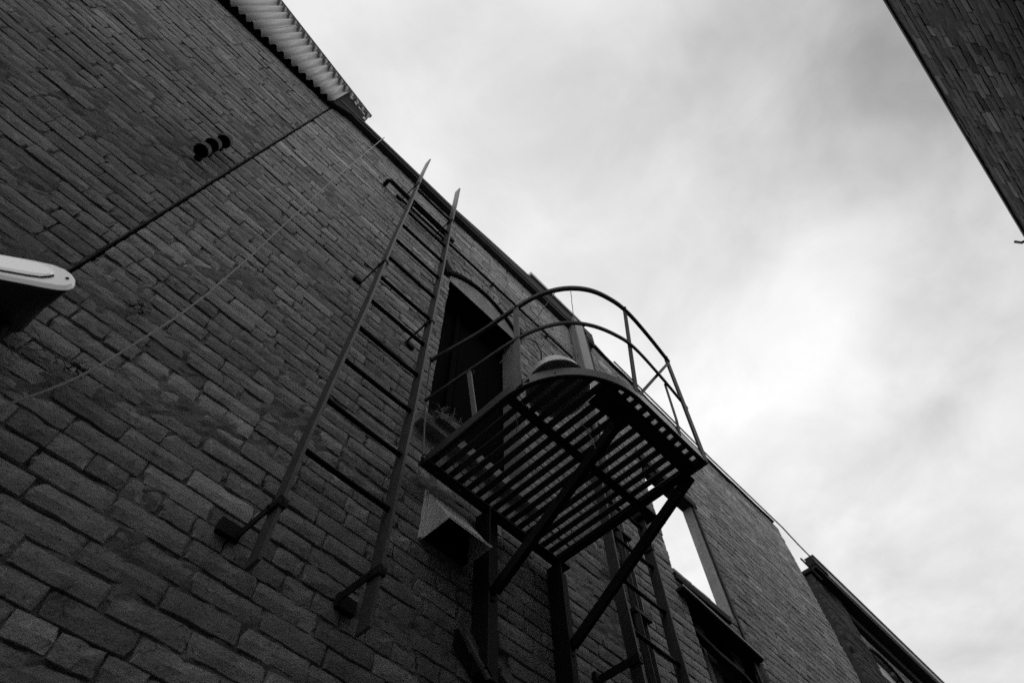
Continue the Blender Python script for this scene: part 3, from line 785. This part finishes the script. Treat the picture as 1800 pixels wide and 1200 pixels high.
# dry vine clump on the wall beside the lamp
def clump(name, label, cat, c, n, size, m, rad=.0016):
    mb = MB(); rg = random.Random(hash(name) % 97 + n)
    rg = random.Random(n * 7 + 3)
    for i in range(n):
        p = Vector(c) + Vector((rg.uniform(-1, 1) * size[0], rg.uniform(-1, 1) * size[1], rg.uniform(-1, 1) * size[2]))
        dr = Vector((rg.uniform(-1, 1) * size[0], rg.uniform(-.6, .4) * size[1], rg.uniform(-1, 1) * size[2])) * 1.1
        q = p + dr * .5 + Vector((rg.uniform(-.01, .01), rg.uniform(-.01, .004), rg.uniform(-.01, .01))); e = p + dr
        for t3 in (q, e, p): t3.y = min(t3.y, WY - .003)
        mb.tube([p, q, e], [rad, rad * rg.uniform(.8, 1.3), rad * .5], 4)
    return tagit(mb.obj(name, m), label, cat)
clump('dry_vine', 'tangle of dry vine stems on the bricks just under the white lamp', 'vine', (-.27, 1.525, 1.58), 34, (.075, .03, .045), STRAW)
clump('weed_tuft', 'small dry weed tuft growing from a joint below the pale wire', 'plant', (-.185, 1.535, 1.60), 26, (.022, .02, .018), TIMBERD, .0014)
clump('weed_tuft', 'small dry weed tuft on the wall right of the lamp above the wire', 'plant', (-.20, 1.535, 2.0), 26, (.025, .02, .02), TIMBERD, .0014)
clump('bird_nest', 'frayed straw nest lodged on the broken window sill behind the platform', 'nest', (1.17, 1.50, 2.645), 150, (.085, .05, .03), STRAW, .0017)
# splintered timber in front of the nest
o = MB().prism([(1.085, 1.47, 2.60), (1.27, 1.47, 2.615), (1.285, 1.47, 2.655), (1.16, 1.47, 2.665), (1.10, 1.47, 2.655)], (0, .035, 0)).obj('broken_board', TIMBER)
tagit(o, 'splintered grey board end lying on the window sill behind the platform', 'board')

# ------------------------------------------------------------------ pipes and cables on the wall
c = thing('conduit', 'dark horizontal conduit pipe running behind the ladder top and over the window', 'pipe')
MB().tube([(.285, WY + .01, 5.10), (.285, WY - .05, 5.10), (.30, WY - .065, 5.09), (.33, WY - .066, 5.085), (.62, WY - .06, 5.075), (1.0, WY - .055, 5.075)], .0185, 10).obj('pipe', IRONB, c, smooth=True)
MB().tube([(.45, WY - .03, 5.03), (1.0, WY - .03, 5.04), (1.8, WY - .028, 5.065), (2.54, WY - .028, 5.08)], .012, 8).obj('pipe', IRONB, c, smooth=True)
for x in (.55, .92, 1.5, 2.2):
    MB().box(x - .007, x + .007, WY - .075 if x < 1 else WY - .043, WY + .004, 5.045 if x > 1 else 5.03, 5.085).obj('clip', IRON, c)
wpts = [(-.226, 1.5, 1.33), (-.158, 1.495, 1.545), (-.118, 1.49, 1.80), (-.08, 1.49, 2.146), (-.058, 1.49, 2.65), (-.046, 1.492, 3.2), (-.02, 1.49, 4.2), (.015, 1.488, 5.1), (.049, 1.484, 5.90), (.052, 1.50, 5.935), (.055, 1.60, 5.94)]
wpts = [(-.36, 1.50, .95)] + wpts
strand('cable', smoothpts(wpts, 5), .0035, CABLE, 'thin pale cable hanging down the wall from the parapet left of the ladder', 'cable')
strand('cable', [(3.35, 1.50, 5.99), (4.2, 1.49, 5.905), (5.1, 1.49, 5.845), (6.64, 1.49, 5.865), (7.0, 1.50, 5.84), (7.42, 1.51, 5.85)], .009, CABLED, 'black cable strung along the roofline across the gap to the cornice', 'cable')
strand('antenna', [(6.98, 1.55, 5.62), (7.2, 1.55, 5.60), (7.5, 1.56, 5.62)], .012, IRONB, 'small dark rod poking out from the cornice end against the sky', 'rod')
dp = thing('drainpipe', 'square metal drainpipe down the wall from the roofline behind the lower ladder', 'drainpipe')
MB().box(2.63, 2.785, 1.462, 1.546, 4.30, 6.02).obj('hopper_duct', PAINTED, dp, bevel=.006)
MB().box(2.80, 2.87, 1.49, 1.546, 4.30, 6.02).obj('dark_side_strip', TIMBERD, dp)  # dark strip added along the right side of the duct
MB().prism([(2.63, 1.462, 4.30), (2.785, 1.462, 4.30), (2.70, 1.475, 4.12), (2.62, 1.475, 4.12)], (0, .08, 0)).obj('duct_taper', PAINTED, dp)
MB().tube([(2.62, 1.49, 4.14), (2.585, 1.49, 3.9), (2.585, 1.49, GROUND + .1)], .021, 12).obj('downpipe', IRON, dp, smooth=True)
MB().tube([(2.69, 1.50, 4.14), (2.67, 1.505, 3.9), (2.67, 1.505, GROUND + .1)], .016, 12).obj('downpipe', IRONL, dp, smooth=True)
for z in (2.9, 2.3, 1.7, .8):
    MB().box(2.55, 2.70, 1.468, 1.552, z, z + .022).obj('pipe_clip', IRONB, dp)
# splintered channel hanging from the short wall post
ch = thing('broken_gutter', 'splintered trough shaped wooden piece hanging at the bottom beside the wall post', 'gutter')
MB().prism([(1.345, 1.50, 1.575), (1.365, 1.50, 1.58), (1.50, 1.50, 1.435), (1.475, 1.50, 1.415)], (0, .012, 0)).obj('side_board', TIMBER, ch)
MB().prism([(1.33, 1.47, 1.50), (1.342, 1.47, 1.507), (1.465, 1.47, 1.40), (1.45, 1.47, 1.39)], (0, .012, 0)).obj('side_board', TIMBER, ch)
MB().prism([(1.345, 1.545, 1.57), (1.36, 1.545, 1.575), (1.48, 1.545, 1.43), (1.46, 1.545, 1.40), (1.34, 1.545, 1.50)], (0, -.008, 0)).obj('back_board', TIMBERD, ch)
MB().prism([(1.55, 1.50, 1.50), (1.59, 1.50, 1.51), (1.615, 1.50, 1.475), (1.59, 1.50, 1.44), (1.55, 1.50, 1.465)], (0, .03, 0)).obj('end_block', TIMBER, ch)
